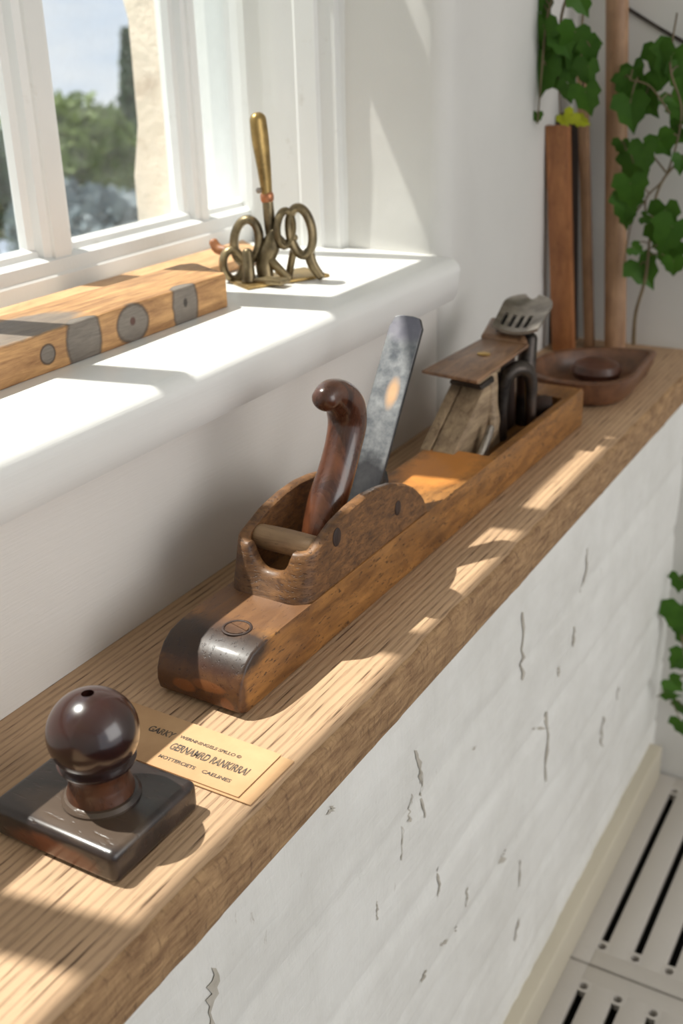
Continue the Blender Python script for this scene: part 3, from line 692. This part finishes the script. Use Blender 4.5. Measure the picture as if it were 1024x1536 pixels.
tb('shaft', [(-.0975, .973, .240, .0052), (-.0990, .972, .262, .0060), (-.1005, .972, .287, .0058)], M['brass_dark'], 14)
tb('centre_body', [(-.1010, .962, .2090, .0085), (-.1035, .965, .225, .0095), (-.0980, .970, .242, .0100), (-.0940, .972, .256, .0065)], M['brass_dark'])
tb('curved_arm', [(-.092, .973, .252, .0045), (-.083, .976, .243, .0048), (-.077, .984, .250, .0040)], M['brass_dark'])
tb('leg', [(-.0640, .990, .235, .0060), (-.0600, .990, .222, .0056), (-.0520, .992, .2100, .0050)], M['brass_dark'])
tb('leg', [(-.1130, .948, .238, .0055), (-.1100, .944, .222, .0065), (-.1095, .942, .2100, .0075)], M['brass_dark'])
tb('leg', [(-.0960, .965, .228, .0050), (-.0850, .966, .218, .0048), (-.0770, .968, .2100, .0045)], M['brass_dark'])
tb('leg', [(-.0790, .984, .236, .0040), (-.0830, .984, .222, .0040), (-.0860, .984, .2100, .0040)], M['brass_dark'])
tb('side_lug', [(-.140, .950, .237, .0048), (-.152, .950, .2385, .0056), (-.157, .950, .245, .0050)], M['stick_red'], 12, 3)
bm = BM(); box(bm, (-.112, .940, .2085), (-.068, .958, .2135), .001); build('cross_bar', bm, M['brass_dark'], BT)

# ================================================================== FAR END OF THE LEDGE
DH = empty('wooden_dish', (.125, 1.375, 0)); tag(DH, 'shallow dark wooden dish with a pointed lip, at the far end of the oak ledge', 'dish')
bm = BM(); outl = [(.050, 1.352), (.056, 1.322), (.076, 1.297), (.105, 1.283), (.135, 1.282), (.165, 1.290), (.187, 1.312), (.195, 1.345), (.193, 1.385), (.190, 1.430), (.187, 1.470), (.160, 1.470), (.125, 1.462), (.090, 1.442), (.064, 1.412), (.052, 1.380)]
outl = [tuple(q) for q in catmull(outl+[outl[0]], 5)][:-1]; cc = Vector((.125, 1.375))
def lvl(f, z): return [bm.verts.new((cc.x+(x-cc.x)*f, cc.y+(y-cc.y)*f, z)) for x, y in outl]
L_ = [lvl(.78, 0), lvl(.88, .006), lvl(.95, .018), lvl(.99, .030), lvl(1.0, .0345), lvl(.97, .0362), lvl(.90, .0362), lvl(.86, .034), lvl(.82, .020), lvl(.72, .010), lvl(.4, .007)]
for A, B in zip(L_, L_[1:]):
    for k in range(len(A)): bm.faces.new((A[k], A[(k+1) % len(A)], B[(k+1) % len(A)], B[k]))
bm.faces.new(L_[0]); bm.faces.new(L_[-1]); build('dish_bowl', bm, M['dish'], DH, angle=60)
bm = BM(); lathe(bm, [(.002, .007), (.018, .009), (.030, .017), (.033, .025), (.029, .033), (.016, .039), (.002, .041)], (.132, 1.385, 0), 36); o = build('turned_wooden_knob', bm, M['ballwood']); tag(o, 'squat round brown wooden knob lying inside the dark dish', 'knob')

def lean(name, label, p0, p1, w, d, mat, rnd=False, bot=None):
    p0, p1 = Vector(p0), Vector(p1); bm = BM()
    if rnd: tube(bm, [(*p0, w/2), (*((p0+p1)/2), w/2*.97), (*p1, w/2*.97)], 20, 8, rc=False)
    else:
        a = Vector((w/2, 0, 0)); b = Vector((0, d/2, 0))
        quadbox(bm, [p0-a-b, p0+a-b, p0+a+b, p0-a+b, p1-a-b, p1+a-b, p1+a+b, p1-a+b], .002)
    o = build(name, bm, mat); tag(o, label, 'wooden stick'); return o
lean('wooden_plank', 'orange brown narrow plank leaning upright at the far end of the ledge', (.0330, 1.540, 0), (.0165, 1.512, .320), .033, .014, M['stick_red'])
lean('shadow_slab', 'added dark brown slab standing in for the shadow gap behind the orange brown plank', (.0210, 1.585, 0), (.0080, 1.570, .330), .020, .05, M['darkwood_shade'])  # added slab, dark in place of the shadow between plank and wall
lean('wooden_lath', 'thin pale brown lath standing just right of the orange brown plank', (.0600, 1.578, 0), (.0320, 1.555, .385), .014, .012, M['stick_pale'])
lean('wooden_staff', 'tall thick pale wooden staff leaning against the back wall', (.1010, 1.572, 0), (.0480, 1.582, .72), .031, .031, M['stick_pale'], True)
bm = BM(); a, b = at(915, -4, 1, 1.6175), at(1100, 100, 1, 1.6175); tube(bm, [(*a, .0022), (*((a+b)/2-Vector((0, 0, .004))), .0022), (*b, .0022)], 8, 6); o = build('support_wire', bm, M['darksteel']); tag(o, 'thin dark wire stretched across the back wall above the vine', 'wire')

# ------------------------------------------------------------------ vines
def leaf(bm, c, size, ang, n=None, mi=0):
    out = [(0, -.12), (.18, -.32), (.42, -.30), (.58, .02), (.40, .16), (.36, .42), (.15, .56), (0, .84), (-.15, .56), (-.34, .44), (-.38, .16), (-.56, .04), (-.42, -.30), (-.18, -.32)]
    tl = Vector((random.uniform(-.45, .45), random.uniform(-.5, .2), 0))
    u = Vector((math.cos(ang), tl.x, math.sin(ang))).normalized(); v = Vector((-math.sin(ang), tl.y, math.cos(ang))).normalized()
    nrm = u.cross(v).normalized(); fold = random.uniform(.1, .3)
    P = [bm.verts.new(Vector(c)+(u*a*random.uniform(.9, 1.08)-v*b*-1*-1+nrm*(fold*abs(a)-.25*b*b))*size) for a, b in out]
    m0 = bm.verts.new(Vector(c)+nrm*0); m1 = bm.verts.new(Vector(c)+(-v*.35+nrm*-.03)*size)
    idx = [(m0, 0, 1), (m0, 1, 2), (m0, 2, 3), (m0, 3, 4)]
    for f in [(m0, P[0], P[1]), (m0, P[1], P[2]), (m0, P[2], P[3]), (m0, P[3], P[4], m1), (m1, P[4], P[5]), (m1, P[5], P[6]), (m1, P[6], P[7]),
              (m1, P[7], P[8]), (m1, P[8], P[9]), (m1, P[9], P[10]), (m0, m1, P[10], P[11]), (m0, P[11], P[12]), (m0, P[12], P[13]), (m0, P[13], P[0])]:
        q = bm.faces.new(f); q.material_index = mi
def vine(label, Y, stems, leaves, base):
    r = empty('trailing_vine', base); tag(r, label, 'plant', 'vines')
    bm = BM()
    for s_ in stems: tube(bm, [(*at(x, y, 1, Y+dy), rr) for x, y, dy, rr in s_], 7, 6)
    # leaf stalks join each leaf to the nearest stem point
    pts = [at(x, y, 1, Y+dy) for s_ in stems for x, y, dy, rr in catmull(s_, 8)]
    for (x, y, s_, ang, yl, dy) in leaves:
        c = at(x, y, 1, Y+dy); n_ = min(pts, key=lambda p: (p-c).length)
        tube(bm, [(*n_, .0010), (*((n_+c)/2+Vector((0, 0, .006))), .0009), (*c, .0008)], 5, 4)
    build('stem', bm, M['stem'], r)
    bm = BM()
    for (x, y, s_, ang, yl, dy) in leaves:
        c = at(x, y, 1, Y+dy); leaf(bm, c, s_*(c-CAM).length/F, math.radians(ang), mi=yl)
    build('leaves', bm, [M['leaf'], M['leafy']], r, smooth=False)
def LV(l, Y0_=0): return [(x, y, s_, a, yl, random.uniform(-.03, .02)) for x, y, s_, a, yl in l]
vine('green leaves hanging from the top edge over the orange brown plank', 1.46,
     [[(880, -60, 0, .002), (845, 10, 0, .002), (838, 90, .01, .0016), (840, 175, .01, .0012)], [(850, -60, 0, .002), (822, 20, 0, .0016), (812, 110, 0, .0012), (806, 185, 0, .001)], [(890, -50, 0, .002), (872, 40, 0, .0015), (875, 140, 0, .0012)]],
     LV([(808, 10, 42, 10, 0), (815, 40, 56, -10, 0), (826, 72, 60, 5, 0), (818, 98, 56, -15, 0), (842, 55, 40, 30, 0), (862, 48, 46, -20, 0), (868, 72, 52, 10, 0), (850, 92, 44, 20, 0), (882, 100, 44, -5, 0),
         (878, 138, 44, 10, 0), (852, 130, 34, 0, 0), (868, -2, 34, 30, 0), (800, -5, 40, 0, 0), (836, 110, 36, 15, 0), (845, 176, 20, 20, 1), (858, 172, 24, -40, 1), (870, 180, 20, 60, 1), (806, 172, 16, 0, 0), (885, 70, 34, 0, 0)]), (.04, 1.5, .62))
vine('leafy vine climbing the back wall to the right of the pale staff', 1.54,
     [[(950, 515, .02, .0032), (953, 470, .01, .0026), (968, 415, 0, .0022), (975, 350, 0, .0018), (985, 290, 0, .0018), (1010, 250, 0, .0018), (1060, 215, 0, .0016)],
      [(975, 350, 0, .0018), (968, 300, 0, .0014), (1000, 260, 0, .0014), (1022, 170, 0, .0014), (1005, 100, 0, .0014), (1015, 20, 0, .0012)],
      [(1004, 170, 0, .0014), (975, 130, 0, .0012), (945, 120, 0, .001)], [(968, 300, 0, .0014), (948, 330, 0, .001), (935, 400, 0, .001)], [(1000, 260, 0, .0014), (960, 215, 0, .001), (938, 225, 0, .001)]],
     LV([(950, 105, 40, 20, 0), (958, 125, 56, -10, 0), (945, 155, 50, 10, 0), (968, 145, 42, 30, 0), (935, 120, 30, 0, 0), (988, 78, 50, 10, 0), (1010, 80, 56, -15, 0), (1022, 105, 44, 0, 0), (1008, 145, 34, 25, 0), (1020, 165, 34, 0, 0),
         (1008, 195, 36, 45, 0), (988, 208, 40, 30, 0), (965, 222, 46, 10, 0), (950, 245, 52, -10, 0), (945, 275, 50, 5, 0), (938, 300, 44, 0, 0), (932, 215, 28, 0, 0), (1022, 238, 28, 0, 0), (998, 315, 52, 5, 0), (1008, 340, 54, -20, 0), (988, 345, 44, 15, 0),
         (1004, 372, 44, -10, 0), (1010, 392, 34, 0, 0), (960, 398, 48, 35, 0), (950, 372, 22, 60, 0), (966, 326, 20, 70, 0), (940, 20+300, 30, 0, 0)]), (.12, 1.55, .002))
vine('green leaves reaching in at the lower right below the end of the ledge', 1.57,
     [[(1080, 1060, .02, .003), (1040, 1010, 0, .0024), (1022, 950, 0, .002), (1030, 880, 0, .0016)], [(1040, 1010, 0, .002), (1020, 1015, 0, .0018), (1000, 1035, 0, .0014), (985, 1045, 0, .001)]],
     LV([(1018, 868, 30, 0, 0), (1022, 915, 60, 10, 0), (1030, 945, 40, 0, 0), (1022, 985, 36, -30, 0), (1006, 1022, 30, 50, 0), (1000, 1040, 26, 80, 0), (1024, 1060, 34, 0, 0), (1022, 1085, 34, 10, 0)]), (.25, 1.57, -.745))

# ================================================================== LIGHT
d = Vector((1, .20, -2.05)).normalized()
sun = bpy.data.lights.new('sun', 'SUN'); sun.energy = 8.2; sun.angle = math.radians(.6); sun.color = (1, .955, .88)
so = bpy.data.objects.new('sun', sun); COL.objects.link(so); so.rotation_euler = d.to_track_quat('-Z', 'Y').to_euler()
w = bpy.data.worlds.new('sky'); bpy.context.scene.world = w; w.use_nodes = True; nt = w.node_tree; bg = nt.nodes['Background']
tc = nt.nodes.new('ShaderNodeTexCoord'); mp = nt.nodes.new('ShaderNodeMapping'); mp.inputs['Scale'].default_value = (1, 1, 3); nn = nt.nodes.new('ShaderNodeTexNoise'); nn.inputs['Scale'].default_value = 3.2; nn.inputs['Detail'].default_value = 7
cr_ = nt.nodes.new('ShaderNodeValToRGB'); e = cr_.color_ramp.elements; e[0].position = .36; e[0].color = (.58, .70, .88, 1); e[1].position = .56; e[1].color = (.97, .97, .98, 1)
nt.links.new(tc.outputs['Generated'], mp.inputs[0]); nt.links.new(mp.outputs[0], nn.inputs['Vector']); nt.links.new(nn.outputs['Fac'], cr_.inputs[0]); nt.links.new(cr_.outputs[0], bg.inputs[0]); bg.inputs[1].default_value = 1.02
# added soft fill light, out of view across the room
al = bpy.data.lights.new('room_fill', 'AREA'); al.shape = 'RECTANGLE'; al.size = 1.8; al.size_y = 1.6; al.energy = 26; al.color = (1, .97, .925)
ao = bpy.data.objects.new('room_fill', al); COL.objects.link(ao); ao.location = (2.8, .75, .8); ao.rotation_euler = (Vector((0, .45, 0))-ao.location).to_track_quat('-Z', 'Y').to_euler()

# ================================================================== CAMERA
cd = bpy.data.cameras.new('camera'); co = bpy.data.objects.new('camera', cd); COL.objects.link(co)
cd.sensor_fit = 'VERTICAL'; cd.sensor_height = 36; cd.sensor_width = 24; cd.lens = F/1536*36; cd.clip_start = .02
co.matrix_world = Matrix((( CX.x, -CD.x, -CF.x, CAM.x), (CX.y, -CD.y, -CF.y, CAM.y), (CX.z, -CD.z, -CF.z, CAM.z), (0, 0, 0, 1)))
cd.dof.use_dof = True; cd.dof.focus_distance = .78; cd.dof.aperture_fstop = 7.2
sc_ = bpy.context.scene; sc_.camera = co
sc_.view_settings.view_transform = 'Standard'; sc_.view_settings.look = 'None'; sc_.view_settings.gamma = 1; sc_.view_settings.exposure = 0.0
